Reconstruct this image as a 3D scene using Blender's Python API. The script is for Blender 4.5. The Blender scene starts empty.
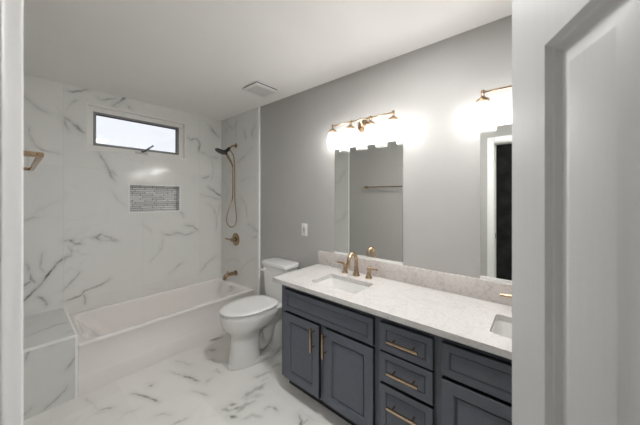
import bpy, bmesh, math, random
import numpy as np
from mathutils import Vector, Matrix

random.seed(4); RNG = np.random.default_rng(7)
scene = bpy.context.scene
C = scene.collection
PI = math.pi

# ------------------------------------------------------------------ camera
HC = 1.4275                      # eye height
FPX = 260.3                      # focal length in pixels of a 640 px wide frame
YAW = math.radians(49.55)        # heading, to the right of +y
HORIZON = 197.0
cam = bpy.data.cameras.new('camera')
cam_o = bpy.data.objects.new('camera', cam); C.objects.link(cam_o)
cam.sensor_fit = 'HORIZONTAL'; cam.sensor_width = 36.0
cam.lens = FPX / 640 * 36.0
cam.shift_y = (HORIZON - 212.5) / 640
cam.clip_start = 0.01; cam.clip_end = 60
cam_o.location = (0, 0, HC)
cam_o.rotation_euler = (PI/2, 0, -YAW)
cam.dof.use_dof = True; cam.dof.focus_distance = 2.3; cam.dof.aperture_fstop = 5.6
scene.camera = cam_o

# ------------------------------------------------------------------ world, exposure
world = bpy.data.worlds.new('overcast_sky'); scene.world = world
world.use_nodes = True
bg = world.node_tree.nodes['Background']
bg.inputs['Strength'].default_value = 0.46
# overcast sky above, darker ground below the horizon
_nt = world.node_tree
_tc = _nt.nodes.new('ShaderNodeTexCoord'); _sp = _nt.nodes.new('ShaderNodeSeparateXYZ')
_rp = _nt.nodes.new('ShaderNodeValToRGB')
_nt.links.new(_tc.outputs['Generated'], _sp.inputs[0])
_mr = _nt.nodes.new('ShaderNodeMapRange'); _mr.inputs['From Min'].default_value = -0.12; _mr.inputs['From Max'].default_value = 0.06
_nt.links.new(_sp.outputs['Z'], _mr.inputs['Value']); _nt.links.new(_mr.outputs['Result'], _rp.inputs['Fac'])
_rp.color_ramp.elements[0].color = (0.06, 0.06, 0.055, 1); _rp.color_ramp.elements[1].color = (0.90, 0.94, 1.0, 1)
_nt.links.new(_rp.outputs['Color'], bg.inputs['Color'])
scene.view_settings.view_transform = 'Standard'
scene.view_settings.look = 'None'
scene.view_settings.gamma = 1
scene.view_settings.use_curve_mapping = False
scene.view_settings.exposure = 1.20
scene.cycles.max_bounces = 16
scene.cycles.diffuse_bounces = 8
scene.cycles.glossy_bounces = 8
scene.cycles.transparent_max_bounces = 16
scene.cycles.blur_glossy = 0.6
BULB = 40.0
FILL_DOWNLIGHT = 74.0
HALL_FILL = 28.0

# ------------------------------------------------------------------ room dimensions
XR, YB, YF, H = 1.790, 3.237, -0.62, 2.440
XL = -0.012
TRIM_Y = 2.428                   # where the shower tile ends
XT = XR - 0.009                  # face of the shower tile on the right wall
TUB_Y = 2.517

# pixel of the photograph -> point on a plane of the room
def ray(u, v):
    k = (u - 320) / FPX
    s, c = math.sin(YAW), math.cos(YAW)
    return (s + k*c, c - k*s, (HORIZON - v) / FPX)
def on_y(u, v, Y):
    d = ray(u, v); t = Y / d[1]; return (d[0]*t, HC + d[2]*t)
def on_x(u, v, X):
    d = ray(u, v); t = X / d[0]; return (d[1]*t, HC + d[2]*t)
def on_z(u, v, Z):
    d = ray(u, v); t = (Z - HC) / d[2]; return (d[0]*t, d[1]*t)

# ------------------------------------------------------------------ materials
def srgb(r, g, b):
    f = lambda c: ((c/255+0.055)/1.055)**2.4 if c > 10 else c/255/12.92
    return (f(r), f(g), f(b), 1)

def new_mat(name):
    m = bpy.data.materials.new(name); m.use_nodes = True
    nt = m.node_tree
    return m, nt, nt.nodes['Principled BSDF']

def node(nt, typ, **kw):
    n = nt.nodes.new(typ)
    for k, v in kw.items():
        if k.startswith('i_'):
            n.inputs[k[2:]].default_value = v
        else: setattr(n, k, v)
    return n

def plain(name, col, rough=0.4, metal=0.0, var=0.04, scale=12, bump=0.0, bscale=60, spec=0.5, coat=0.0, stretch=None):
    m, nt, p = new_mat(name)
    p.inputs['Roughness'].default_value = rough
    p.inputs['Metallic'].default_value = metal
    p.inputs['Specular IOR Level'].default_value = spec
    p.inputs['Coat Weight'].default_value = coat
    tc = node(nt, 'ShaderNodeTexCoord')
    nz = node(nt, 'ShaderNodeTexNoise'); nz.inputs['Scale'].default_value = scale; nz.inputs['Detail'].default_value = 4
    nt.links.new(tc.outputs['Object'], nz.inputs['Vector'])
    mx = node(nt, 'ShaderNodeMix', data_type='RGBA')
    mx.inputs['A'].default_value = tuple(c*(1-var) for c in col[:3]) + (1,)
    mx.inputs['B'].default_value = tuple(min(1, c*(1+var)) for c in col[:3]) + (1,)
    nt.links.new(nz.outputs['Fac'], mx.inputs['Factor'])
    nt.links.new(mx.outputs['Result'], p.inputs['Base Color'])
    if bump > 0:
        n2 = node(nt, 'ShaderNodeTexNoise'); n2.inputs['Scale'].default_value = bscale; n2.inputs['Detail'].default_value = 5
        mp = node(nt, 'ShaderNodeMapping'); mp.inputs['Scale'].default_value = stretch or (1, 1, 1)
        nt.links.new(tc.outputs['Object'], mp.inputs['Vector']); nt.links.new(mp.outputs['Vector'], n2.inputs['Vector'])
        b = node(nt, 'ShaderNodeBump'); b.inputs['Strength'].default_value = bump; b.inputs['Distance'].default_value = 0.004
        nt.links.new(n2.outputs['Fac'], b.inputs['Height'])
        nt.links.new(b.outputs['Normal'], p.inputs['Normal'])
    return m

def math_node(nt, op, a, b=None, clamp=False):
    n = nt.nodes.new('ShaderNodeMath'); n.operation = op; n.use_clamp = clamp
    for i, s in enumerate((a, b)):
        if s is None: continue
        if isinstance(s, (int, float)): n.inputs[i].default_value = s
        else: nt.links.new(s, n.inputs[i])
    return n.outputs[0]

def marble(name, base, dark, ax, ay, tw, th, ox, oy, joint_col, rough=0.12, jw=0.0012, stagger=0.0, tone=0.05):
    """polished marble-look tile: drawn veins come from the 'vein' attribute, faint ones from noise, joints from the tile grid"""
    m, nt, p = new_mat(name)
    p.inputs['Roughness'].default_value = rough; p.inputs['Specular IOR Level'].default_value = 0.32
    tc = node(nt, 'ShaderNodeTexCoord')
    sp = node(nt, 'ShaderNodeSeparateXYZ'); nt.links.new(tc.outputs['Object'], sp.inputs[0])
    a = math_node(nt, 'DIVIDE', math_node(nt, 'SUBTRACT', sp.outputs[ax], ox), tw)
    ia = math_node(nt, 'FLOOR', a)
    b = math_node(nt, 'DIVIDE', math_node(nt, 'SUBTRACT', sp.outputs[ay], oy), th)
    b = math_node(nt, 'ADD', b, math_node(nt, 'MULTIPLY', ia, stagger))
    ib = math_node(nt, 'FLOOR', b)
    fa = math_node(nt, 'MULTIPLY', math_node(nt, 'PINGPONG', a, 0.5), tw)
    fb = math_node(nt, 'MULTIPLY', math_node(nt, 'PINGPONG', b, 0.5), th)
    jd = math_node(nt, 'LESS_THAN', math_node(nt, 'MINIMUM', fa, fb), jw)
    # per tile offset
    cb = node(nt, 'ShaderNodeCombineXYZ'); nt.links.new(ia, cb.inputs[0]); nt.links.new(ib, cb.inputs[1])
    wn = node(nt, 'ShaderNodeTexWhiteNoise', noise_dimensions='3D'); nt.links.new(cb.outputs[0], wn.inputs['Vector'])
    vs = node(nt, 'ShaderNodeVectorMath', operation='MULTIPLY_ADD')
    nt.links.new(wn.outputs['Color'], vs.inputs[0]); vs.inputs[1].default_value = (20, 20, 20)
    nt.links.new(tc.outputs['Object'], vs.inputs[2])
    # faint procedural veins: ridge of a warped noise, broken up by a mask
    n1 = node(nt, 'ShaderNodeTexNoise'); n1.inputs['Scale'].default_value = 2.3; n1.inputs['Detail'].default_value = 6; n1.inputs['Distortion'].default_value = 1.3
    nt.links.new(vs.outputs[0], n1.inputs['Vector'])
    rid = math_node(nt, 'ABSOLUTE', math_node(nt, 'SUBTRACT', n1.outputs['Fac'], 0.5))
    rid = math_node(nt, 'SUBTRACT', 1.0, math_node(nt, 'MULTIPLY', rid, 45.0), clamp=True)
    n2 = node(nt, 'ShaderNodeTexNoise'); n2.inputs['Scale'].default_value = 3.1; n2.inputs['Detail'].default_value = 3
    nt.links.new(vs.outputs[0], n2.inputs['Vector'])
    mask = math_node(nt, 'MULTIPLY', math_node(nt, 'SUBTRACT', n2.outputs['Fac'], 0.52), 5.0, clamp=True)
    faint = math_node(nt, 'MULTIPLY', math_node(nt, 'MULTIPLY', rid, mask), 0.12)
    at = node(nt, 'ShaderNodeAttribute'); at.attribute_name = 'vein'
    n3 = node(nt, 'ShaderNodeTexNoise'); n3.inputs['Scale'].default_value = 38; n3.inputs['Detail'].default_value = 4
    nt.links.new(tc.outputs['Object'], n3.inputs['Vector'])
    br = math_node(nt, 'ADD', 0.35, math_node(nt, 'MULTIPLY', n3.outputs['Fac'], 1.25))
    drawn = math_node(nt, 'MULTIPLY', at.outputs['Fac'], br)
    vein = math_node(nt, 'ADD', drawn, faint, clamp=True)
    # cloudy base
    n4 = node(nt, 'ShaderNodeTexNoise'); n4.inputs['Scale'].default_value = 3.0; n4.inputs['Detail'].default_value = 5
    nt.links.new(vs.outputs[0], n4.inputs['Vector'])
    cl = math_node(nt, 'ADD', 1 - tone, math_node(nt, 'MULTIPLY', math_node(nt, 'ADD', math_node(nt, 'MULTIPLY', n4.outputs['Fac'], 0.6), math_node(nt, 'MULTIPLY', wn.outputs['Value'], 0.4)), 2*tone))
    sc = node(nt, 'ShaderNodeVectorMath', operation='SCALE'); sc.inputs[0].default_value = base[:3]
    nt.links.new(cl, sc.inputs['Scale'])
    mx = node(nt, 'ShaderNodeMix', data_type='RGBA'); nt.links.new(vein, mx.inputs['Factor'])
    nt.links.new(sc.outputs[0], mx.inputs['A']); mx.inputs['B'].default_value = dark
    mj = node(nt, 'ShaderNodeMix', data_type='RGBA'); nt.links.new(jd, mj.inputs['Factor'])
    nt.links.new(mx.outputs['Result'], mj.inputs['A']); mj.inputs['B'].default_value = joint_col
    nt.links.new(mj.outputs['Result'], p.inputs['Base Color'])
    return m

TILE = (0.83, 0.83, 0.81, 1); VEIN = (0.13, 0.14, 0.13, 1)
M = {}
M['tile_back'] = marble('marble_tile_back', TILE, VEIN, 0, 2, 0.606, 1.22, 0.281, 0.48, (0.74, 0.74, 0.725, 1), jw=0.0014)
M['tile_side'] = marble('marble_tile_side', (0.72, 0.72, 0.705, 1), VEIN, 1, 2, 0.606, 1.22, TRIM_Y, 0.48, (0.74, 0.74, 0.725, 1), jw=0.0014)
M['tile_floor'] = marble('marble_tile_floor', (0.82, 0.81, 0.78, 1), (0.22, 0.235, 0.215, 1), 0, 1, 0.36, 0.72, 0.87, 0.2, (0.76, 0.76, 0.73, 1), rough=0.08, stagger=0.5, tone=0.08)
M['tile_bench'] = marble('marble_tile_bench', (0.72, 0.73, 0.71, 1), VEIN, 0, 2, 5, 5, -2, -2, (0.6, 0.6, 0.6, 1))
M['paint'] = plain('grey_wall_paint', (0.43, 0.423, 0.41, 1), 0.62, spec=0.3, var=0.03, scale=5, bump=0.12, bscale=35)
M['ceiling'] = plain('white_ceiling_paint', (0.91, 0.90, 0.885, 1), 0.7, var=0.02, scale=3)
M['trim'] = plain('white_trim_paint', (0.80, 0.80, 0.795, 1), 0.30, var=0.02, scale=6)
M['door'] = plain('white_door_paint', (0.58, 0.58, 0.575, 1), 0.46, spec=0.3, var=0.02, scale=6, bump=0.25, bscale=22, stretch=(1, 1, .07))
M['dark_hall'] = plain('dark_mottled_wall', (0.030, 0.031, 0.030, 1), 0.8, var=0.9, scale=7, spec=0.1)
M['schluter'] = plain('white_edge_strip', (0.93, 0.93, 0.92, 1), 0.3, var=0.01)
M['tub'] = plain('bone_tub_enamel', (0.88, 0.85, 0.825, 1), 0.06, var=0.01, coat=0.3)
M['porcelain'] = plain('white_porcelain', (0.74, 0.735, 0.72, 1), 0.08, var=0.01, coat=0.3)
M['seat'] = plain('white_seat_plastic', (0.78, 0.775, 0.77, 1), 0.18, var=0.01)
M['cab'] = plain('slate_blue_cabinet_paint', (0.094, 0.106, 0.134, 1), 0.38, var=0.12, scale=30)
M['cab_edge'] = plain('near_black_shade', (0.012, 0.012, 0.013, 1), 0.5, var=0.1)  # near-black stands in for shade along front edges and panel grooves
M['brass'] = plain('brushed_champagne_brass', (0.50, 0.365, 0.245, 1), 0.27, 1.0, var=0.06, scale=40)
M['bronze'] = plain('dark_bronze_metal', (0.40, 0.29, 0.18, 1), 0.25, 1.0, var=0.08, scale=40)
M['black'] = plain('black_metal', (0.015, 0.014, 0.013, 1), 0.35, 0.0, var=0.2)
M['chrome'] = plain('polished_chrome', (0.75, 0.75, 0.75, 1), 0.12, 1.0, var=0.02)
M['plastic'] = plain('white_plastic', (0.76, 0.755, 0.74, 1), 0.35, var=0.01)
M['grille'] = plain('white_grille_plastic', (0.66, 0.65, 0.63, 1), 0.5, var=0.02)
M['dark_gap'] = plain('dark_duct', (0.04, 0.04, 0.04, 1), 0.8)
M['sash'] = plain('grey_window_sash', (0.30, 0.30, 0.31, 1), 0.4, var=0.03)
M['crank'] = plain('dark_grey_crank', (0.14, 0.14, 0.145, 1), 0.4)
M['vinyl'] = plain('white_window_vinyl', (0.88, 0.87, 0.85, 1), 0.35, var=0.02)
M['mirror'] = plain('silver_mirror', (0.96, 0.97, 0.94, 1), 0.0, 1.0, var=0.0)
M['mirror_edge'] = plain('mirror_edge_glass', (0.25, 0.30, 0.28, 1), 0.2)

def quartz(name, ca, cb, k):
    m, nt, p = new_mat(name)
    p.inputs['Roughness'].default_value = 0.16
    tc = node(nt, 'ShaderNodeTexCoord')
    n1 = node(nt, 'ShaderNodeTexNoise'); n1.inputs['Scale'].default_value = 5; n1.inputs['Detail'].default_value = 8; n1.inputs['Distortion'].default_value = 1.5
    nt.links.new(tc.outputs['Object'], n1.inputs['Vector'])
    rid = math_node(nt, 'ABSOLUTE', math_node(nt, 'SUBTRACT', n1.outputs['Fac'], 0.5))
    rid = math_node(nt, 'SUBTRACT', 1.0, math_node(nt, 'MULTIPLY', rid, 22.0), clamp=True)
    n2 = node(nt, 'ShaderNodeTexNoise'); n2.inputs['Scale'].default_value = 70; n2.inputs['Detail'].default_value = 5
    nt.links.new(tc.outputs['Object'], n2.inputs['Vector'])
    sp = math_node(nt, 'MULTIPLY', math_node(nt, 'SUBTRACT', n2.outputs['Fac'], 0.50), 3.0, clamp=True)
    f = math_node(nt, 'MULTIPLY', math_node(nt, 'ADD', math_node(nt, 'MULTIPLY', rid, 0.35), sp), k, clamp=True)
    mx = node(nt, 'ShaderNodeMix', data_type='RGBA'); nt.links.new(f, mx.inputs['Factor'])
    mx.inputs['A'].default_value = ca; mx.inputs['B'].default_value = cb
    nt.links.new(mx.outputs['Result'], p.inputs['Base Color'])
    return m
M['quartz'] = quartz('white_speckled_quartz', (0.60, 0.585, 0.57, 1), (0.40, 0.37, 0.35, 1), 0.60)
M['splash'] = quartz('shaded_mottled_quartz', (0.60, 0.56, 0.535, 1), (0.36, 0.315, 0.295, 1), 0.75)  # countertop stone again, its upright shading put in as darker, mottled colour

def mosaic():
    m, nt, p = new_mat('linear_glass_mosaic')
    p.inputs['Roughness'].default_value = 0.08
    tc = node(nt, 'ShaderNodeTexCoord')
    mp = node(nt, 'ShaderNodeMapping'); mp.inputs['Rotation'].default_value = (PI/2, 0, 0)
    sp = node(nt, 'ShaderNodeSeparateXYZ'); nt.links.new(tc.outputs['Object'], sp.inputs[0])
    cb = node(nt, 'ShaderNodeCombineXYZ')
    nt.links.new(math_node(nt, 'ADD', sp.outputs[0], sp.outputs[1]), cb.inputs[0]); nt.links.new(sp.outputs[2], cb.inputs[1])
    b = node(nt, 'ShaderNodeTexBrick'); b.offset = 0.37; b.offset_frequency = 2; b.squash = 1.6; b.squash_frequency = 3
    for k, v in (('Color1', (0.90, 0.90, 0.90, 1)), ('Color2', (0.58, 0.58, 0.59, 1)), ('Mortar', (0.17, 0.17, 0.17, 1)), ('Scale', 1.0),
                 ('Mortar Size', 0.0022), ('Mortar Smooth', 0.05), ('Bias', -0.25), ('Brick Width', 0.115), ('Row Height', 0.0225)):
        b.inputs[k].default_value = v
    nt.links.new(cb.outputs[0], b.inputs['Vector'])
    nt.links.new(b.outputs['Color'], p.inputs['Base Color'])
    bp = node(nt, 'ShaderNodeBump'); bp.inputs['Strength'].default_value = 0.5; bp.inputs['Distance'].default_value = 0.002; bp.invert = True
    nt.links.new(b.outputs['Fac'], bp.inputs['Height']); nt.links.new(bp.outputs['Normal'], p.inputs['Normal'])
    return m
M['mosaic'] = mosaic()

def thin_glass(name, refl=0.08, haze=0.0, hazecol=(1, 1, 1, 1)):
    m, nt, p = new_mat(name); nt.nodes.remove(p)
    out = nt.nodes['Material Output']
    tr = node(nt, 'ShaderNodeBsdfTransparent'); gl = node(nt, 'ShaderNodeBsdfGlossy'); gl.inputs['Roughness'].default_value = 0.03
    lw = node(nt, 'ShaderNodeLayerWeight'); lw.inputs['Blend'].default_value = 0.25
    f = math_node(nt, 'ADD', refl*0.5, math_node(nt, 'MULTIPLY', lw.outputs['Fresnel'], 0.6), clamp=True)
    mx = node(nt, 'ShaderNodeMixShader'); nt.links.new(f, mx.inputs[0])
    nt.links.new(tr.outputs[0], mx.inputs[1]); nt.links.new(gl.outputs[0], mx.inputs[2])
    last = mx
    if haze > 0:
        tl = node(nt, 'ShaderNodeBsdfTranslucent'); tl.inputs['Color'].default_value = hazecol
        m2 = node(nt, 'ShaderNodeMixShader'); m2.inputs[0].default_value = haze
        nt.links.new(mx.outputs[0], m2.inputs[1]); nt.links.new(tl.outputs[0], m2.inputs[2]); last = m2
    nt.links.new(last.outputs[0], out.inputs['Surface'])
    return m
M['pane'] = thin_glass('window_glass', 0.06)
M['shade_glass'] = thin_glass('ribbed_clear_glass', 0.10, 0.22)

def emit(name, col, s):
    m, nt, p = new_mat(name)
    p.inputs['Base Color'].default_value = (0.9, 0.9, 0.9, 1)
    p.inputs['Emission Color'].default_value = col; p.inputs['Emission Strength'].default_value = s
    return m
M['dome'] = emit('fill_lamp_dome', (1.0, 0.985, 0.965, 1), HALL_FILL)
M['lens'] = emit('fill_downlight_lens', (1.0, 0.995, 0.985, 1), FILL_DOWNLIGHT)
M['bulb'] = emit('lit_bulb', (1.0, 0.985, 0.965, 1), BULB)

# ------------------------------------------------------------------ mesh helpers
def wloc(o):
    v = Vector((0, 0, 0))
    while o is not None:
        v += o.location; o = o.parent
    return v

def obj(name, bm, mat, parent=None, loc=None, angle=35, mats=None, merge=True):
    """link a bmesh (built in room coordinates) as ONE mesh object"""
    if merge: bmesh.ops.remove_doubles(bm, verts=bm.verts, dist=1e-5)
    base = wloc(parent) if parent else Vector(loc or (0, 0, 0))
    if base.length > 0: bmesh.ops.translate(bm, verts=bm.verts, vec=-base)
    me = bpy.data.meshes.new(name); bm.to_mesh(me); bm.free()
    for mm in (mats or [mat]): me.materials.append(mm)
    for p in me.polygons: p.use_smooth = True
    me.set_sharp_from_angle(angle=math.radians(angle))
    o = bpy.data.objects.new(name, me); C.objects.link(o)
    if parent: o.parent = parent
    else: o.location = base
    return o

def tag(o, label=None, cat=None, group=None, kind=None):
    if label: o['label'] = label
    if cat: o['category'] = cat
    if group: o['group'] = group
    if kind: o['kind'] = kind
    return o

def thing(name, label, cat, loc=(0, 0, 0), group=None):
    o = bpy.data.objects.new(name, None); C.objects.link(o)
    o.empty_display_size = 0.05
    o.location = loc
    return tag(o, label, cat, group)

def struct(name, bm, m, **kw):
    o = obj(name, bm, m, **kw)
    if o.parent is None: o['kind'] = 'structure'
    return o

def copy_tree(o, parent=None):
    c = o.copy(); C.objects.link(c)
    if parent: c.parent = parent
    for ch in list(o.children): copy_tree(ch, c)
    return c

BM = bmesh.new
def box(bm, x0, x1, y0, y1, z0, z1, bevel=0.0, seg=2, mi=0):
    vs = [bm.verts.new(p) for p in ((x0,y0,z0),(x1,y0,z0),(x1,y1,z0),(x0,y1,z0),(x0,y0,z1),(x1,y0,z1),(x1,y1,z1),(x0,y1,z1))]
    fs = [bm.faces.new([vs[i] for i in q]) for q in ((0,3,2,1),(4,5,6,7),(0,1,5,4),(1,2,6,5),(2,3,7,6),(3,0,4,7))]
    for f in fs: f.material_index = mi
    if bevel > 0:
        es = list({e for f in fs for e in f.edges})
        bmesh.ops.bevel(bm, geom=es, offset=bevel, segments=seg, profile=0.5, affect='EDGES', clamp_overlap=True)
    return fs

def loft(bm, rings, cap0=True, cap1=True, mi=0):
    R = [[bm.verts.new(p) for p in r] for r in rings]
    n = len(R[0])
    for a, b in zip(R, R[1:]):
        for i in range(n):
            f = bm.faces.new((a[i], a[(i+1) % n], b[(i+1) % n], b[i])); f.material_index = mi
    if cap0: bm.faces.new(list(reversed(R[0]))).material_index = mi
    if cap1: bm.faces.new(R[-1]).material_index = mi
    return R

def frame_of(d):
    d = d.normalized()
    up = Vector((0, 0, 1)) if abs(d.z) < 0.9 else Vector((1, 0, 0))
    a = d.cross(up).normalized(); b = a.cross(d).normalized()
    return a, b

def tube(bm, pts, rad, n=12, caps=True):
    pts = [Vector(p) for p in pts]
    rad = rad if isinstance(rad, (list, tuple)) else [rad]*len(pts)
    rings = []; a = None
    for i, p in enumerate(pts):
        d = (pts[min(i+1, len(pts)-1)] - pts[max(i-1, 0)]).normalized()
        if a is None: a, b = frame_of(d)
        else:
            a = (a - d*a.dot(d)).normalized(); b = d.cross(a).normalized()
        b = d.cross(a).normalized()
        rings.append([p + (a*math.cos(2*PI*k/n) + b*math.sin(2*PI*k/n))*rad[i] for k in range(n)])
    loft(bm, rings, caps, caps)

def spline(pts, k=8):
    P = [Vector(p) for p in pts]; out = []
    for i in range(len(P)-1):
        p0 = P[max(i-1, 0)]; p1 = P[i]; p2 = P[i+1]; p3 = P[min(i+2, len(P)-1)]
        for j in range(k):
            t = j/k
            out.append(0.5*((2*p1) + (p2-p0)*t + (2*p0-5*p1+4*p2-p3)*t*t + (3*p1-p0-3*p2+p3)*t**3))
    out.append(P[-1]); return out

def lathe(bm, c, axis, prof, n=24, ribs=0, amp=0.0):
    """prof: (distance along axis, radius)"""
    c = Vector(c); d = Vector(axis).normalized(); a, b = frame_of(d)
    rings = []
    for h, r in prof:
        ring = []
        for k in range(n):
            t = 2*PI*k/n; rr = max(r, 1e-4)
            if ribs: rr *= 1 + amp*math.cos(ribs*t)
            ring.append(c + d*h + (a*math.cos(t) + b*math.sin(t))*rr)
        rings.append(ring)
    loft(bm, rings, True, True)

def rrect(x0, x1, y0, y1, z, r, n=6):
    out = []
    for cx, cy, s in ((x1-r, y1-r, 0), (x0+r, y1-r, 1), (x0+r, y0+r, 2), (x1-r, y0+r, 3)):
        for i in range(n+1):
            t = PI/2*(s + i/n)
            out.append((cx + r*math.cos(t), cy + r*math.sin(t), z))
    return out

def plate_holes(bm, outer, holes, z0, z1):
    """slab between z0 and z1 with holes cut through"""
    loops = [outer] + holes
    for z in (z0, z1):
        es = []
        for lp in loops:
            vs = [bm.verts.new((p[0], p[1], z)) for p in lp]
            es += [bm.edges.new((vs[i], vs[(i+1) % len(vs)])) for i in range(len(vs))]
        bmesh.ops.triangle_fill(bm, edges=es, use_beauty=True, normal=(0, 0, 1 if z == z1 else -1))
    for lp in loops:
        n = len(lp)
        a = [bm.verts.new((p[0], p[1], z0)) for p in lp]; b = [bm.verts.new((p[0], p[1], z1)) for p in lp]
        for i in range(n): bm.faces.new((a[i], a[(i+1) % n], b[(i+1) % n], b[i]))
    bmesh.ops.remove_doubles(bm, verts=bm.verts, dist=1e-5)
    bmesh.ops.recalc_face_normals(bm, faces=bm.faces)

def panel_slab(bm, O, U, V, N, w, h, th, panels, prof, edge=0.003, edge_mi=0):
    """door-like slab: O is the lower corner of its FRONT face, N points out of the front; each panel is (u0,v0,u1,v1), prof lists (inset, depth)"""
    O, U, V, N = Vector(O), Vector(U), Vector(V), Vector(N)
    P = lambda u, v, d=0.0: bm.verts.new(O + U*u + V*v - N*d)
    def quad(a, b, c, d, mi=0):
        f = bm.faces.new((a, b, c, d)); f.material_index = mi
    us = sorted({edge, w-edge, *[p[0] for p in panels], *[p[2] for p in panels]})
    vs = sorted({edge, h-edge, *[p[1] for p in panels], *[p[3] for p in panels]})
    for i in range(len(us)-1):
        for j in range(len(vs)-1):
            cu, cv = (us[i]+us[i+1])/2, (vs[j]+vs[j+1])/2
            if any(p[0] < cu < p[2] and p[1] < cv < p[3] for p in panels): continue
            quad(P(us[i], vs[j]), P(us[i+1], vs[j]), P(us[i+1], vs[j+1]), P(us[i], vs[j+1]))
    for (u0, v0, u1, v1) in panels:
        loops = [[P(u0, v0), P(u1, v0), P(u1, v1), P(u0, v1)]]
        mis = [0]
        for ins, d, *mm in prof:
            mis.append(mm[0] if mm else 0)
            loops.append([P(u0+ins, v0+ins, d), P(u1-ins, v0+ins, d), P(u1-ins, v1-ins, d), P(u0+ins, v1-ins, d)])
        for k, (a, b) in enumerate(zip(loops, loops[1:])):
            for i in range(4): quad(a[i], a[(i+1) % 4], b[(i+1) % 4], b[i], mis[k+1])
        bm.faces.new(loops[-1])
    ch = [[(edge, edge, 0), (w-edge, edge, 0), (w-edge, h-edge, 0), (edge, h-edge, 0)],
          [(0, 0, edge), (w, 0, edge), (w, h, edge), (0, h, edge)],
          [(0, 0, th), (w, 0, th), (w, h, th), (0, h, th)]]
    L = [[P(*q) for q in lp] for lp in ch]
    for k, (a, b) in enumerate(zip(L, L[1:])):
        for i in range(4): quad(a[i], b[i], b[(i+1) % 4], a[(i+1) % 4], edge_mi if k == 1 else 0)
    bm.faces.new(L[2])
    bmesh.ops.remove_doubles(bm, verts=bm.verts, dist=1e-5)
    bmesh.ops.recalc_face_normals(bm, faces=bm.faces)

# ---- drawn veins
def wiggle(pts, it=4, amp=0.055):
    P = [np.array(p, float) for p in pts]
    for k in range(it):
        Q = [P[0]]
        for a, b in zip(P, P[1:]):
            d = b - a; L = np.hypot(*d)
            nrm = np.array((-d[1], d[0]))
            Q += [(a+b)/2 + nrm*RNG.normal()*amp, b]
        P = Q
    return np.array(P)

def vein_field(A, B, veins):
    """A,B: coordinates of the vertices; veins: (points, width, strength)"""
    V = np.zeros(len(A))
    for pts, w, s in veins:
        P = wiggle(pts)
        lo, hi = P.min(0) - 6*w, P.max(0) + 6*w
        idx = np.where((A > lo[0]) & (A < hi[0]) & (B > lo[1]) & (B < hi[1]))[0]
        if len(idx) == 0: continue
        q = np.stack((A[idx], B[idx]), 1)
        best = np.full(len(idx), 9.0); mod = np.zeros(len(idx))
        nn = len(P); ctl = np.clip(np.interp(np.arange(nn), np.linspace(0, nn-1, max(4, nn//8)), RNG.uniform(0.0, 1.0, max(4, nn//8))), 0, 1)
        ctl *= np.minimum(1, 0.25 + np.minimum(np.arange(nn), np.arange(nn)[::-1])/(0.2*nn))
        for k, (a, b) in enumerate(zip(P, P[1:])):
            d = b - a; L2 = max(d @ d, 1e-12)
            t = np.clip(((q - a) @ d)/L2, 0, 1)
            dd = np.hypot(*(q - a - t[:, None]*d).T)
            m_ = dd < best; best[m_] = dd[m_]; mod[m_] = ctl[k]
        ww = w*0.72*(0.55 + 0.9*mod)          # the line swells, thins and breaks up along its way
        val = 0.85*s*np.exp(-(best/ww)**2)*(0.35+0.9*mod) + 0.17*s*np.exp(-(best/(3.4*w))**2)
        V[idx] = np.maximum(V[idx], val)
    return np.clip(V, 0, 1)

def grid_mesh(name, a, b, put, mat, holes=(), veins=(), parent=None, extra=None, flip=False, kind=True):
    """sheet on the lines a x b; put(A,B) -> xyz arrays; holes are (a0,a1,b0,b1)"""
    A, B = np.meshgrid(a, b, indexing='ij')
    na, nb = len(a), len(b)
    A1, B1 = A.ravel(), B.ravel()
    co = np.stack(put(A1, B1), 1)
    I, J = np.meshgrid(np.arange(na-1), np.arange(nb-1), indexing='ij'); I, J = I.ravel(), J.ravel()
    ca, cb = (a[I]+a[I+1])/2, (b[J]+b[J+1])/2
    keep = np.ones(len(I), bool)
    for h in holes: keep &= ~((ca > h[0]) & (ca < h[1]) & (cb > h[2]) & (cb < h[3]))
    I, J = I[keep], J[keep]
    F = np.stack((I*nb+J, (I+1)*nb+J, (I+1)*nb+J+1, I*nb+J+1), 1)
    if flip: F = F[:, ::-1]
    V = vein_field(A1, B1, veins)
    verts = co.tolist(); faces = F.tolist(); vals = V.tolist()
    if extra is not None:
        off = len(verts)
        extra.verts.ensure_lookup_table(); extra.verts.index_update()
        verts += [tuple(v.co) for v in extra.verts]; vals += [0.0]*len(extra.verts)
        faces += [[off + v.index for v in f.verts] for f in extra.faces]; extra.free()
    me = bpy.data.meshes.new(name); me.from_pydata(verts, [], faces); me.update()
    at = me.attributes.new('vein', 'FLOAT', 'POINT'); at.data.foreach_set('value', vals)
    me.materials.append(mat)
    o = bpy.data.objects.new(name, me); C.objects.link(o)
    if parent:
        o.parent = parent
    elif kind: o['kind'] = 'structure'
    return o

def lines(lo, hi, step, *marks):
    return np.unique(np.round(np.concatenate((np.linspace(lo, hi, max(2, int((hi-lo)/step)+1)), np.array(marks, float))), 5))

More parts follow.
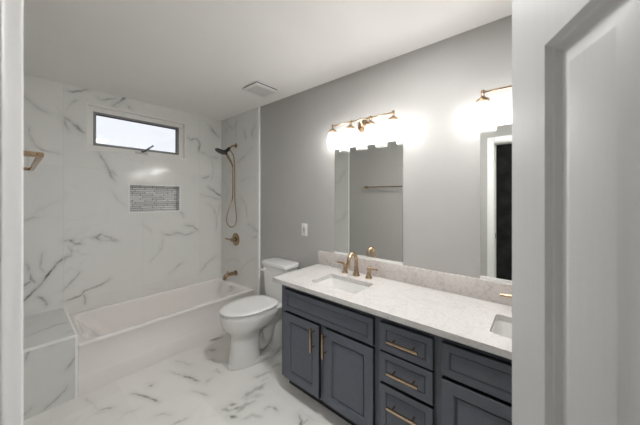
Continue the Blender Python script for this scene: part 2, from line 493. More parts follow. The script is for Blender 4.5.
# ------------------------------------------------------------------ room shell
WIN = (0.440, 1.318, 1.876, 2.303)         # window casing, outer
NICHE = (0.771, 1.252, 1.273, 1.550)
BY = lambda *p: [on_y(u, v, YB) for u, v in p]
back_veins = [
    (BY((22,302),(31,294),(41,284),(49,273),(57,263),(64,258)), .007, .95), (BY((63,259),(67,257),(71,256)), .008, .5),
    (BY((64,241),(70,240),(74,243),(82,244)), .010, .50), (BY((68,246),(72,251),(71,256)), .008, .35),
    (BY((93,238),(98,236),(102,234)), .008, .5), (BY((96,237),(101,241)), .008, .5), (BY((102,235),(108,237),(119,241)), .008, .35),
    (BY((26,264),(29,272),(31,279),(35,283)), .007, .45), (BY((24,286),(30,282)), .010, .6), (BY((38,297),(45,301),(47,305)), .009, .6),
    (BY((43,252),(41,261),(40,268),(45,273)), .007, .3), (BY((63,291),(70,283),(77,276),(80,271)), .007, .4),
    (BY((63,301),(72,299),(80,296),(84,291),(92,288),(110,279)), .007, .5), (BY((83,293),(85,304)), .007, .4),
    (BY((24,96),(33,104),(40,109),(48,113)), .008, .5), (BY((29,128),(31,138),(36,146),(45,151),(59,154)), .007, .42),
    (BY((64,117),(70,121),(78,128),(86,133)), .015, .5), (BY((64,119),(66,126),(69,130)), .012, .5), (BY((66,111),(72,103),(80,99)), .012, .2),
    (BY((67,91),(78,91),(84,90),(91,89.5)), .007, .5), (BY((97,97),(101,100),(109,99),(118,98)), .008, .4), (BY((113,106),(118,103),(124,98),(126,96)), .010, .75),
    (BY((128,106),(131,109)), .010, .4), (BY((98,152),(104,160),(110,172),(115,181)), .010, .42), (BY((104,166),(112,170),(117,176)), .010, .25),
    (BY((187,137),(191,140),(197,139),(200,145),(199,152)), .010, .6), (BY((211,128),(215,133),(219,137)), .012, .45),
    (BY((200,152),(210,157),(218,158)), .025, .22), (BY((212,160),(213,172),(211,180)), .010, .2), (BY((208,187),(214,191),(221,196)), .008, .75),
    (BY((201,195),(212,197),(221,200)), .010, .3), (BY((220,205),(217,215),(216,230)), .008, .3), (BY((203,178),(209,176)), .010, .4),
    (BY((207,203),(214,209),(215,216)), .014, .2), (BY((180,211),(184,217)), .008, .5), (BY((185,225),(193,226),(198,230)), .010, .4),
    (BY((162,233),(170,235),(177,234)), .008, .35), (BY((163,238),(161,250)), .007, .25), (BY((142,224),(146,227),(152,232)), .008, .25),
    (BY((172,233),(185,235),(198,231)), .010, .3), (BY((200,272),(206,264),(216,256)), .012, .3), (BY((168,275),(176,268),(184,262)), .012, .2),
    (BY((24,221),(30,219),(34,217)), .008, .4), (BY((30,215),(45,207),(60,200)), .008, .15), (BY((100,240),(110,240),(118,242)), .009, .3),
    (BY((150,262),(158,254),(160,246)), .008, .2), (BY((20,150),(28,158),(30,172)), .010, .25), (BY((112,190),(118,200),(126,206)), .010, .15),
]
xb = lines(XL-0.12, XR+0.1, 0.0075, WIN[0], WIN[1], NICHE[0], NICHE[1])
zb = lines(0, H, 0.0075, WIN[2], WIN[3], NICHE[2], NICHE[3])
ex = BM()       # the body of the wall behind its tiled face, open at the window
for (x0, x1, z0, z1) in ((XL-.12, WIN[0], 0, H), (WIN[1], XR+.1, 0, H), (WIN[0], WIN[1], 0, NICHE[2]-.04), (WIN[0], WIN[1], NICHE[3]+.04, WIN[2]), (WIN[0], WIN[1], WIN[3], H)):
    box(ex, x0, x1, YB+.002, YB+.16, z0, z1)
wall_back = grid_mesh('wall_back', xb, zb, lambda a, b: (a, np.full_like(a, YB), b), M['tile_back'],
    holes=[(WIN[0], WIN[1], WIN[2], WIN[3]), NICHE], veins=[(p, w, min(1, s*1.15)) for p, w, s in back_veins], extra=ex)
b = BM()        # recess of the niche, lined with mosaic
ND = 0.088
x0, x1, z0, z1 = NICHE
q = lambda *p: b.faces.new([b.verts.new(v) for v in p])
q((x0,YB+ND,z0), (x1,YB+ND,z0), (x1,YB+ND,z1), (x0,YB+ND,z1))
q((x0,YB,z0), (x1,YB,z0), (x1,YB+ND,z0), (x0,YB+ND,z0)); q((x0,YB,z1), (x0,YB+ND,z1), (x1,YB+ND,z1), (x1,YB,z1))
q((x0,YB,z0), (x0,YB+ND,z0), (x0,YB+ND,z1), (x0,YB,z1)); q((x1,YB,z0), (x1,YB,z1), (x1,YB+ND,z1), (x1,YB+ND,z0))
obj('niche_mosaic', b, M['mosaic'], wall_back)
b = BM(); t = .014
box(b, x0-t, x1+t, YB-.004, YB+.004, z1, z1+t); box(b, x0-t, x1+t, YB-.004, YB+.004, z0-t, z0)
box(b, x0-t, x0, YB-.004, YB+.004, z0, z1); box(b, x1, x1+t, YB-.004, YB+.004, z0, z1)
obj('niche_edging', b, M['schluter'], wall_back)

# floor: fine where it is seen, coarse elsewhere
FZ = lambda *p: [on_z(u, v, 0) for u, v in p]
floor_veins = [
    (FZ((100,410),(106,408.5),(112,408)), .006, .5), (FZ((132,393.5),(144,396),(152,399),(159,402)), .006, .75), (FZ((150,385),(152,386)), .010, .4),
    (FZ((176,361),(184,362),(191,365)), .008, .35), (FZ((155,415.5),(164,413.6),(172,415)), .008, .3), (FZ((172,425),(180,421),(187,418)), .007, .4),
    (FZ((183,376),(189,377),(194,379.5),(199,381.7)), .007, .65), (FZ((170,371),(178,374),(184,376)), .006, .25), (FZ((191,391),(200,393),(208,396)), .008, .35),
    (FZ((206,358),(213,360),(219,363),(228,367)), .009, .5), (FZ((196,344),(204,341),(212,340),(222,337)), .016, .55), (FZ((204,351),(210,350),(216,350)), .014, .35),
    (FZ((208,336),(216,334),(226,331)), .016, .35),
    (FZ((222,409),(228,411),(234,409),(243,406),(255,401)), .011, .6), (FZ((224,408),(229,405),(236,404)), .012, .45), (FZ((229,416),(236,417)), .009, .85),
    (FZ((236,413),(243,407),(248,403)), .016, .4),
    (FZ((242,398),(250,393),(256,389),(265,384)), .018, .45), (FZ((244,400),(252,397),(262,395)), .020, .3), (FZ((255,377),(262,375),(271,372)), .014, .45),
    (FZ((262,381),(268,378)), .010, .35), (FZ((264,410),(268,407),(273,407),(278,411)), .009, .45), (FZ((299,415),(302,421),(300,427)), .009, .85),
    (FZ((303,424),(308,419)), .010, .5), (FZ((214,372),(217,369),(221,373)), .010, .25), (FZ((212,378),(206,382)), .012, .3), (FZ((84,398),(92,402),(97,409)), .008, .2),
    (FZ((118,420),(128,412),(140,408)), .009, .15), (FZ((272,368),(277,364),(281,366)), .012, .35), (FZ((240,420),(252,415),(262,417)), .012, .25),
]
xf = np.concatenate((np.linspace(-1.6, -0.06, 12), lines(0, 1.40, 0.007), np.linspace(1.42, XR+.1, 12)))
yf = np.concatenate((np.linspace(-1.4, 1.0, 30), lines(1.05, 2.62, 0.007), np.linspace(2.66, YB+.1, 14)))
ex = BM(); box(ex, -1.6, XR+.1, -1.4, YB+.1, -.12, -.001)
floor = grid_mesh('floor', xf, yf, lambda a, b: (a, b, np.zeros_like(a)), M['tile_floor'], veins=[(p, w*1.25, min(1, s*1.3)) for p, w, s in floor_veins], extra=ex)

b = BM(); box(b, -1.7, XR+.12, -1.5, YB+.2, H, H+.12)
struct('ceiling', b, M['ceiling'])

b = BM(); box(b, XR, XR+.12, YF-.12, YB+.16, 0, H)
wall_right = struct('wall_right', b, M['paint'])
XY = lambda *p: [on_x(u, v, XT) for u, v in p]
right_veins = [
    (XY((226,121),(229,125),(233,129)), .014, .3), (XY((237,120),(235,128),(236,136)), .014, .3), (XY((244,130),(246,138)), .014, .4), (XY((256,124),(252,131),(253,137)), .016, .45),
    (XY((237,162),(242,158),(247,154),(253,147)), .012, .3), (XY((241,197),(246,206),(247,217)), .010, .35), (XY((248,224),(253,227),(259,232)), .012, .4),
    (XY((240,270),(248,262),(256,258)), .012, .2), (XY((224,133),(228,128),(235,126)), .016, .2), (XY((224,181),(228,190),(226,200)), .010, .2),
    (XY((226,262),(233,259),(240,262)), .010, .2), (XY((240,182),(248,177),(256,178)), .012, .2), (XY((252,238),(257,236)), .012, .3),
]
ya = lines(TRIM_Y, YB, 0.0075); za = lines(0, H, 0.0075)
ex = BM(); box(ex, XT+.0006, XR-.0005, TRIM_Y, YB, 0, H)
grid_mesh('tile_panel', ya, za, lambda a, b: (np.full_like(a, XT), a, b), M['tile_side'], veins=right_veins, parent=wall_right, extra=ex, flip=True)
b = BM(); box(b, XT-.004, XR-.0005, TRIM_Y-.020, TRIM_Y, 0, H)
obj('tile_edge_strip', b, M['schluter'], wall_right)

# left wall with the doorway the photograph was taken from
DY0, DY1, DZ = -0.230, 0.410, 2.040
b = BM()
box(b, XL-.115, XL, DY1+.022, YB+.16, 0, H); box(b, XL-.115, XL, YF-.12, DY0-.022, 0, H); box(b, XL-.115, XL, DY0-.022, DY1+.022, DZ+.022, H)
wall_left = struct('wall_left', b, M['paint'])
ya2 = lines(TRIM_Y, YB, 0.03); za2 = lines(0, H, 0.03)
lv = [([(2.45, 1.9), (2.6, 1.7), (2.72, 1.65)], .02, .25), ([(2.45, 1.2), (2.55, 1.05), (2.7, 1.0)], .02, .22), ([(2.5, 2.2), (2.62, 2.1)], .02, .22), ([(2.8, 1.5), (3.0, 1.3), (3.1, 1.32)], .02, .22)]
ex = BM(); box(ex, XL+.0005, XL+.0084, TRIM_Y, YB, 0, H)
grid_mesh('tile_panel', ya2, za2, lambda a, b: (np.full_like(a, XL+.009), a, b), M['tile_side'], veins=lv, parent=wall_left, extra=ex)
b = BM(); box(b, XL+.0005, XL+.012, TRIM_Y-.014, TRIM_Y, 0, H)
obj('tile_edge_strip', b, M['schluter'], wall_left)

b = BM(); box(b, XL-.115, XR+.12, YF-.12, YF, 0, H)
struct('wall_front', b, M['paint'])
# hall outside the doorway
b = BM(); box(b, -1.62, -1.5, -1.5, 1.7, 0, H)
struct('wall_hall', b, M['paint'])
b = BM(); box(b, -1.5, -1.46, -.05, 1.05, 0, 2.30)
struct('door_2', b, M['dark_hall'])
b = BM(); box(b, -1.5, XL-.115, 1.5, 1.62, 0, H)
struct('wall_hall_end', b, M['paint'])
b = BM(); box(b, -1.5, XL-.115, -1.5, -1.38, 0, H)
struct('wall_hall_side', b, M['paint'])

# door lining and casing (the white strip at the left border of the picture)
b = BM()
box(b, XL-.1155, XL+.0005, DY1, DY1+.0215, 0, DZ+.0215, .0015); box(b, XL-.1155, XL+.0005, DY0-.0215, DY0, 0, DZ+.0215, .0015); box(b, XL-.1155, XL+.0005, DY0, DY1, DZ, DZ+.0215, .0015)
for xx0, xx1 in ((XL+.001, XL+.018), (XL-.134, XL-.116)):
    box(b, xx0, xx1, DY1+.005, DY1+.074, 0, DZ+.074, .004); box(b, xx0, xx1, DY0-.074, DY0-.005, 0, DZ+.074, .004); box(b, xx0, xx1, DY0-.005, DY1+.005, DZ+.005, DZ+.074, .004)
trim = struct('trim_1', b, M['trim'], merge=False)
b = BM(); box(b, XL-.05, XL-.015, DY1-.003, DY1+.001, .95, 1.01)
obj('strike_plate', b, M['black'], trim)

# baseboard behind the toilet
b = BM(); box(b, XR-.014, XR, 1.50, TRIM_Y-.020, 0, .095, .004)
struct('baseboard_right', b, M['trim'])

# added fill lamp above the view, brightens floor, tub and cabinets
DLX, DLY = .98, .64
hl = thing('fill_downlight', 'added round recessed fill lamp above the view, over the open floor before the vanity', 'fill lamp', (DLX, DLY, H))
b = BM(); lathe(b, (DLX, DLY, H-.0005), (0, 0, -1), [(0, .132), (.004, .132), (.008, .126), (.008, .112)], 36)
obj('trim_ring', b, M['trim'], hl)
b = BM(); lathe(b, (DLX, DLY, H-.0087), (0, 0, -1), [(0, .110), (.002, .108), (.003, .100)], 36)
obj('lens', b, M['lens'], hl)

# added fill lamp in the unseen hall, brightens jamb and doorway
hl = thing('hall_fill_lamp', 'added round white dome fill light in the unseen hall outside the doorway', 'fill lamp', (-.75, -.65, H))
b = BM(); lathe(b, (-.75, -.65, H-.0005), (0, 0, -1), [(0, .17), (.012, .175), (.020, .165)], 32)
obj('base', b, M['trim'], hl)
b = BM(); lathe(b, (-.75, -.65, H-.021), (0, 0, -1), [(0, .150), (.02, .155), (.05, .135), (.075, .09), (.088, .03), (.090, .004)], 32)
obj('dome', b, M['dome'], hl)

# ------------------------------------------------------------------ window
b = BM()
wx0, wx1, wz0, wz1 = WIN
cw = .040
def frame_boxes(b, x0, x1, z0, z1, w, y0, y1, bev=.003):
    box(b, x0, x1, y0, y1, z1-w, z1, bev); box(b, x0, x1, y0, y1, z0, z0+w, bev)
    box(b, x0, x0+w, y0, y1, z0+w, z1-w, bev); box(b, x1-w, x1, y0, y1, z0+w, z1-w, bev)
win = thing('window_1', None, None, ((wx0+wx1)/2, YB, wz0)); win['kind'] = 'structure'
RV = .045                      # depth of the reveal
frame_boxes(b, wx0+.006, wx1-.006, wz0+.006, wz1-.006, .044, YB+RV, YB+RV+.07)
frame_boxes(b, wx0-.006, wx1+.006, wz0-.006, wz1+.006, .012, YB-.004, YB+RV+.07, .002)
obj('window_casing', b, M['vinyl'], win, merge=False)
b = BM(); frame_boxes(b, wx0+.050, wx1-.050, wz0+.050, wz1-.050, .020, YB+RV+.004, YB+RV+.06)
obj('window_sash', b, M['sash'], win)
b = BM(); frame_boxes(b, wx0+.066, wx1-.066, wz0+.066, wz1-.066, .008, YB+RV+.016, YB+RV+.05, 0)
obj('glazing_bead', b, M['black'], win)
b = BM(); box(b, wx0+.068, wx1-.068, YB+RV+.030, YB+RV+.034, wz0+.068, wz1-.068)
obj('window_pane', b, M['pane'], win)
b = BM()
kx = .900; ky = YB+RV
box(b, kx-.070, kx+.045, ky-.022, ky+.002, wz0+.014, wz0+.036, .005)
cr = obj('crank_housing', b, M['grille'], win)
b = BM(); tube(b, spline([(kx-.02, ky-.022, wz0+.034), (kx+.01, ky-.034, wz0+.045), (kx+.045, ky-.038, wz0+.078), (kx+.085, ky-.038, wz0+.112)]), [.010]*17+[.008]*7+[.012], 10)
obj('crank_handle', b, M['crank'], cr)

# ------------------------------------------------------------------ open door at the right of the picture
ang = math.radians(65.0)
U = Vector((math.sin(ang), math.cos(ang), 0)); N = Vector((-math.cos(ang), math.sin(ang), 0))
O = Vector((0.004, DY0+.004, 0.012))
DW = 0.634
b = BM()
prof = [(.006, .006), (.010, .007), (.016, .012), (.024, .012), (.044, .004), (.047, .0035)]
st = .106; mid = .10
pw = (DW - 2*st - mid)/2
cols = [(st, st+pw), (DW-st-pw, DW-st)]
rows = [(.24, .86), (1.00, 1.628), (1.74, 1.92)]
# one wide panel column would not fit a narrow leaf: two columns
panel_slab(b, O, U, Vector((0, 0, 1)), N, DW, 2.02, .035, [(c[0], r[0], c[1], r[1]) for c in cols for r in rows], prof)
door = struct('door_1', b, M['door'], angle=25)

# ------------------------------------------------------------------ tiled bench beside the tub
BX1, BZ = 0.290, 0.446
bench = thing('tub_bench', 'low marble tiled bench block at the left end of the bathtub', 'bench', (.14, 2.88, 0))
BT = lambda *p: [on_z(u, v, BZ) for u, v in p]
BF = lambda *p: [on_y(u, v, TUB_Y) for u, v in p]
def shift(o, p):
    o.location = -wloc(p); return o
xx = lines(XL+.010, BX1, .007); yy = lines(TUB_Y, YB-.001, .007); zz = lines(0.0, BZ, .007)
o = grid_mesh('bench_top', xx, yy, lambda a, b: (a, b, np.full_like(a, BZ)), M['tile_bench'], veins=[
    (BT((22,338),(40,331),(55,325),(70,322)), .008, .40), (BT((66,333),(70,331),(75,330)), .008, .45), (BT((24,320),(40,316)), .010, .2)], parent=bench)
shift(o, bench)
o = grid_mesh('bench_front', xx, zz, lambda a, b: (a, np.full_like(a, TUB_Y), b), M['tile_bench'], veins=[
    (BF((29,350),(27,355),(26,360)), .007, .6), (BF((66,370),(71,364),(76,356),(77,348)), .008, .5), (BF((42,412),(46,408),(53,402),(62,393),(67,386)), .007, .5),
    (BF((23,416),(31,408)), .007, .4), (BF((50,345),(52,346)), .008, .4)], parent=bench)
shift(o, bench)
ys = lines(TUB_Y, YB-.001, .02)
o = grid_mesh('bench_side', ys, zz, lambda a, b: (np.full_like(a, BX1), a, b), M['tile_bench'], parent=bench)
shift(o, bench)
b = BM()
box(b, XL+.010, BX1+.002, TUB_Y-.003, TUB_Y+.012, BZ-.013, BZ+.002); box(b, BX1-.012, BX1+.002, TUB_Y-.003, TUB_Y+.008, 0, BZ-.013)
box(b, BX1-.011, BX1+.002, TUB_Y+.012, YB-.001, BZ-.010, BZ+.002)
obj('edge_strip', b, M['schluter'], bench)

# ------------------------------------------------------------------ bathtub
TX0, TX1, TZ = BX1+.003, XT-.001, .372
tub = thing('bathtub', 'long off white alcove bathtub with plain apron under the window', 'bathtub', ((TX0+TX1)/2, 2.88, 0))
b = BM()
n = 8
yb = YB - .002
ring_o = lambda z, f, ff: [(p[0], p[1], p[2]) for p in rrect(TX0, TX1, f, yb, z, ff, n)]
def basin(i, z, r, lx=0.0):
    return rrect(TX0+i*.85+lx, TX1-i, TUB_Y+i*.9, yb-i*.75, z, r, n)
rings = []
# outside: from the floor up the apron, over the rim, down into the basin
y_s, y_a = TUB_Y+.002, TUB_Y+.013
rings.append(ring_o(0.0, y_s, .004)); rings.append(ring_o(.112, y_s, .004)); rings.append(ring_o(.132, y_a-.003, .004)); rings.append(ring_o(.140, y_a, .004))
rings.append(ring_o(TZ-.035, y_a-.004, .006)); rings.append(ring_o(TZ-.022, TUB_Y-.002, .010)); rings.append(ring_o(TZ-.009, TUB_Y-.005, .012)); rings.append(ring_o(TZ-.002, TUB_Y-.002, .014))
rings.append(rrect(TX0+.006, TX1-.006, TUB_Y+.006, yb-.006, TZ, .016, n))
rings.append(basin(.050, TZ, .085)); rings.append(basin(.057, TZ-.003, .085)); rings.append(basin(.062, TZ-.012, .085))
for k in range(1, 13):          # sides drop steeply, the back rest at the left end slopes
    t = k/12; sm = t*t*(3-2*t)
    zz_ = TZ-.012 - .305*math.sin(t*PI/2)**1.15
    rings.append(basin(.062 + .05*t + .06*max(0, t-.75)*4*.6, zz_, .085 + .05*t, .27*t))
loft(b, rings, True, True)
bmesh.ops.recalc_face_normals(b, faces=b.faces)
obj('tub_shell', b, M['tub'], tub, angle=40)
b = BM()
oy = 2.888
ox_, oz_ = None, on_x(230, 288.9, TX1-.085)[1]
lathe(b, (TX1-.072, oy, oz_), (-1, 0, 0.12), [(0, .034), (.008, .034), (.013, .030), (.014, .012), (.016, .010)], 24)
obj('overflow_plate', b, M['chrome'], tub)
b = BM(); lathe(b, (TX1-.30, oy, TZ-.320), (0, 0, 1), [(0, .030), (.004, .030), (.006, .024)], 24)
obj('drain', b, M['chrome'], tub)

# ------------------------------------------------------------------ tub and shower fittings on the right tile wall
FY = 2.887
sp = thing('tub_spout', 'bronze tub spout low on the shower tile wall above the tub rim', 'tub spout', (XT, FY, .485))
b = BM()
lathe(b, (XT-.0005, FY, .487), (-1, 0, 0), [(0, .034), (.008, .034), (.014, .024)], 20)
tube(b, spline([(XT-.008, FY, .487), (XT-.06, FY, .489), (XT-.115, FY, .486), (XT-.142, FY, .470), (XT-.160, FY, .436)]), [.023]*9+[.0225]*9+[.022]*8+[.021]*6+[.024], 14)
obj('spout', b, M['bronze'], sp)
b = BM(); tube(b, [(XT-.112, FY, .500), (XT-.112, FY, .522), (XT-.112, FY, .530)], [.005, .005, .009], 10)
obj('diverter_knob', b, M['bronze'], sp)
vz = .903
va = thing('shower_valve', 'round bronze shower valve plate with lever between hose loop and tub spout', 'shower valve', (XT, FY, vz))
b = BM(); lathe(b, (XT-.0005, FY, vz), (-1, 0, 0), [(0, .078), (.006, .078), (.012, .070), (.014, .030), (.045, .026), (.048, .020)], 32)
obj('valve_plate', b, M['bronze'], va)
b = BM()
lathe(b, (XT-.046, FY, vz), (-1, 0, 0), [(0, .024), (.022, .022), (.028, .014)], 20)
tube(b, [(XT-.060, FY, vz), (XT-.064, FY+.05, vz+.001), (XT-.066, FY+.10, vz+.002), (XT-.068, FY+.135, vz+.004)], [.012, .010, .009, .008], 12)
obj('lever', b, M['bronze'], va)

sh = thing('hand_shower', 'hand shower with dark head and looped bronze hose on the tile wall', 'shower', (XT, FY, 2.06))
b = BM()
lathe(b, (XT-.0005, FY, 2.065), (-1, 0, 0), [(0, .030), (.006, .030), (.012, .016)], 20)
tube(b, spline([(XT-.008, FY, 2.065), (XT-.04, FY, 2.060), (XT-.075, FY, 2.035), (XT-.095, FY, 2.015)]), .0105, 12)
obj('shower_arm', b, M['bronze'], sh)
b = BM()
tube(b, [(XT-.088, FY, 2.022), (XT-.105, FY, 2.005), (XT-.122, FY, 1.985)], [.017, .021, .019], 14)
tube(b, [(XT-.108, FY, 2.000), (XT-.138, FY, 1.972)], [.020, .022], 14)
obj('holder', b, M['black'], sh)
b = BM()
hd = Vector((-.42, 0, -.90)).normalized()
lathe(b, Vector((XT-.205, FY, 1.965)) - hd*.004, hd, [(-.016, .018), (-.010, .040), (-.002, .062), (.005, .066), (.009, .064), (.010, .055)], 28)
tube(b, [(XT-.17, FY, 1.975), (XT-.145, FY, 1.962), (XT-.125, FY, 1.940)], [.020, .017, .015], 14)
obj('shower_head', b, M['black'], sh)
b = BM(); tube(b, spline([(XT-.135, FY, 1.952), (XT-.10, FY, 1.90), (XT-.065, FY, 1.845), (XT-.045, FY, 1.80)]), [.015]*8+[.013]*8+[.011]*9, 12)
obj('handle', b, M['bronze'], sh)
b = BM()
hose = spline([(XT-.100, FY-.012, 1.995), (XT-.060, FY-.02, 1.955), (XT-.040, FY-.02, 1.88), (XT-.032, FY-.02, 1.75), (XT-.030, FY-.02, 1.55), (XT-.028, FY-.02, 1.40), (XT-.018, FY-.02, 1.28),
               (XT-.009, FY-.02, 1.16), (XT-.026, FY-.015, 1.082), (XT-.070, FY-.01, 1.062), (XT-.112, FY, 1.095), (XT-.126, FY, 1.17), (XT-.095, FY, 1.29), (XT-.052, FY, 1.40), (XT-.044, FY, 1.55), (XT-.045, FY, 1.70), (XT-.045, FY, 1.805)], 7)
tube(b, hose, .0068, 8)
obj('hose', b, M['bronze'], sh)

# ------------------------------------------------------------------ toilet
TCY = 1.948
toilet = thing('toilet', 'white two piece toilet with closed lid between bathtub and vanity', 'toilet', (1.45, TCY, 0))
def egg(z, fb, ff, hw, n=40, sq=0.72, cy=TCY):
    """outline of the bowl: fb/ff = distance of its back/front from the wall"""
    fc = fb + (ff-fb)*0.46
    out = []
    for k in range(n):
        t = 2*PI*k/n; c, s = math.cos(t), math.sin(t)
        if c >= 0: f = fc + (ff-fc)*c; y = hw*s
        else:
            f = fc - (fc-fb)*abs(c)**sq; y = hw*math.copysign(abs(s)**sq, s)
        out.append((XR - f, cy + y + .050*(f-.25), z))
    return out
b = BM()
loft(b, [egg(0, .12, .648, .110), egg(.008, .115, .652, .113), egg(.03, .12, .648, .110), egg(.040, .13, .640, .104)])     # foot
loft(b, [egg(.02, .365, .640, .102), egg(.10, .370, .632, .097), egg(.20, .372, .622, .094), egg(.255, .368, .622, .096), egg(.280, .35, .632, .108), egg(.305, .31, .655, .134), egg(.335, .25, .680, .162),
         egg(.37, .21, .695, .178), egg(.41, .195, .703, .184), egg(.440, .19, .706, .186), egg(.447, .195, .702, .182)])
# trapway: the S bend behind the pedestal
tube(b, spline([(XR-.40, TCY, .20), (XR-.35, TCY, .12), (XR-.29, TCY, .15), (XR-.25, TCY, .25), (XR-.20, TCY, .30), (XR-.155, TCY, .25), (XR-.15, TCY, .12), (XR-.16, TCY, .02)]), [.066]*8+[.070]*49, 20)
loft(b, [egg(.25, .10, .44, .060), egg(.31, .09, .46, .085), egg(.36, .09, .48, .10)])
# deck under the tank
loft(b, [rrect(XR-.26, XR-.045, TCY-.10, TCY+.10, .33, .05), rrect(XR-.29, XR-.03, TCY-.15, TCY+.15, .40, .05), rrect(XR-.30, XR-.02, TCY-.165, TCY+.165, .438, .05), rrect(XR-.295, XR-.025, TCY-.16, TCY+.16, .445, .05)])
for s in (-1, 1): lathe(b, (XR-.30, TCY+s*.092, .035), (0, 0, 1), [(0, .016), (.012, .015), (.022, .008)], 14)
bmesh.ops.recalc_face_normals(b, faces=b.faces)
obj('bowl', b, M['porcelain'], toilet, angle=40)
b = BM(); loft(b, [egg(.449, .225, .690, .178), egg(.451, .218, .700, .188), egg(.459, .218, .700, .188), egg(.461, .232, .685, .174)])
obj('seat', b, M['seat'], toilet)
b = BM(); loft(b, [egg(.4675, .230, .685, .174), egg(.469, .208, .703, .190), egg(.476, .208, .703, .190), egg(.480, .214, .697, .184), egg(.482, .26, .64, .14)])
obj('lid', b, M['seat'], toilet)
for s in (-1, 1):
    b = BM(); tube(b, [(XR-.212, TCY+s*.075-.02, .462), (XR-.212, TCY+s*.075+.02, .462)], .011, 10)
    obj('hinge', b, M['seat'], toilet)
b = BM()
loft(b, [rrect(XR-.185, XR-.022, TCY-.145, TCY+.145, .446, .045), rrect(XR-.190, XR-.020, TCY-.160, TCY+.160, .50, .045), rrect(XR-.198, XR-.016, TCY-.176, TCY+.176, .75, .045), rrect(XR-.198, XR-.016, TCY-.176, TCY+.176, .758, .045)])
obj('tank', b, M['porcelain'], toilet, angle=40)
b = BM()
loft(b, [rrect(XR-.200, XR-.012, TCY-.180, TCY+.180, .758, .045), rrect(XR-.208, XR-.008, TCY-.188, TCY+.188, .764, .05), rrect(XR-.210, XR-.008, TCY-.189, TCY+.189, .785, .05), rrect(XR-.205, XR-.010, TCY-.184, TCY+.184, .797, .05), rrect(XR-.17, XR-.03, TCY-.15, TCY+.15, .800, .04)])
obj('tank_lid', b, M['porcelain'], toilet, angle=40)
b = BM()
lathe(b, (XR-.198, TCY+.125, .715), (-1, 0, 0), [(0, .016), (.010, .016), (.014, .010)], 14)
tube(b, [(XR-.216, TCY+.125, .715), (XR-.222, TCY+.15, .716), (XR-.222, TCY+.19, .716)], [.007, .007, .008], 10)
obj('flush_lever', b, M['plastic'], toilet)

sv = thing('supply_valve', 'small white water supply stop on the wall low behind the toilet', 'valve', (XR, 1.66, .15))
b = BM(); lathe(b, (XR, 1.66, .16), (-1, 0, 0), [(0, .030), (.006, .028), (.008, .010), (.05, .010)], 16)
obj('flange', b, M['chrome'], sv)
b = BM(); lathe(b, (XR-.05, 1.66, .16), (-1, 0, 0), [(0, .016), (.03, .016), (.045, .022), (.055, .020)], 14)
tube(b, spline([(XR-.055, 1.66, .17), (XR-.05, 1.67, .28), (XR-.045, 1.715, .38), (XR-.05, 1.765, .44)]), .006, 8)
obj('hose', b, M['plastic'], sv)

# ------------------------------------------------------------------ vanity cabinet
VXF = 1.304                     # face of the cabinet frame
VX = VXF - .026                 # face of doors and drawers
VY0, VY1 = -.434, 1.488
SZ0, SZ1 = .797, .827           # countertop slab
van = thing('vanity_cabinet', 'long slate blue double vanity cabinet under the white countertop', 'vanity cabinet', ((VXF+XR)/2, (VY0+VY1)/2, 0))
b = BM()
box(b, VXF, VXF+.02, VY0, VY1, .095, SZ0-.002)                       # face frame
box(b, VXF+.02, XR-.016, VY1-.018, VY1, .095, SZ0-.002); box(b, VXF+.02, XR-.016, VY0, VY0+.018, .095, SZ0-.002)
box(b, VXF+.02, XR-.016, VY0+.018, VY1-.018, .095, .113); box(b, XR-.022, XR-.016, VY0+.018, VY1-.018, .113, SZ0-.002)
for yy_ in (.688, .373): box(b, VXF+.02, XR-.022, yy_-.009, yy_+.009, .113, SZ0-.002)
obj('carcass', b, M['cab'], van)
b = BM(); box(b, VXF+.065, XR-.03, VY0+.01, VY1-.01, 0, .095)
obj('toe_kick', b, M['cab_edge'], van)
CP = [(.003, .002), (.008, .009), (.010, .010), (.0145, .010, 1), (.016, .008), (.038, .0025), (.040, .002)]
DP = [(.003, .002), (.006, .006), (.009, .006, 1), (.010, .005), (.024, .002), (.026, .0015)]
YUP, ZUP, XM = Vector((0, -1, 0)), Vector((0, 0, 1)), Vector((-1, 0, 0))
def front(name, y0, y1, z0, z1, rail, prof):
    bb = BM(); w, h = y1-y0, z1-z0
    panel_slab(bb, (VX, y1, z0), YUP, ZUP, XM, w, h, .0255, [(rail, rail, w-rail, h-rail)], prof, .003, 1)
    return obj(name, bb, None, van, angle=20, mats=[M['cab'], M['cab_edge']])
def pull(parent, y, z, L, vertical):
    bb = BM(); X = VX - .038
    if vertical:
        box(bb, X-.006, X+.006, y-.006, y+.006, z-L/2, z+L/2, .0015)
        for s in (-1, 1): tube(bb, [(X, y, z+s*L*.32), (VX-.0003, y, z+s*L*.32)], .0045, 10)
    else:
        box(bb, X-.006, X+.006, y-L/2, y+L/2, z-.006, z+.006, .0015)
        for s in (-1, 1): tube(bb, [(X, y+s*L*.32, z), (VX-.0003, y+s*L*.32, z)], .0045, 10)
    o = obj('pull', bb, M['brass'], parent); return o
front('false_front', .708, 1.436, .607, .755, .030, DP)
front('false_front', -.390, .354, .607, .755, .030, DP)
ZD0, ZD1 = .114, .590
for (y0, y1, py) in ((1.103, 1.436, 1.138), (.708, 1.056, 1.038), (.012, .354, .045), (-.390, -.036, -.058)):
    d = front('door', y0, y1, ZD0, ZD1, .052, CP)
    pull(d, py, .499, .156, True)
for (z0, z1, zp) in ((.607, .755, .683), (.440, .597, .520), (.112, .424, .342)):
    d = front('drawer', .392, .667, z0, z1, .030, DP)
    pull(d, .5295, zp, .160, False)

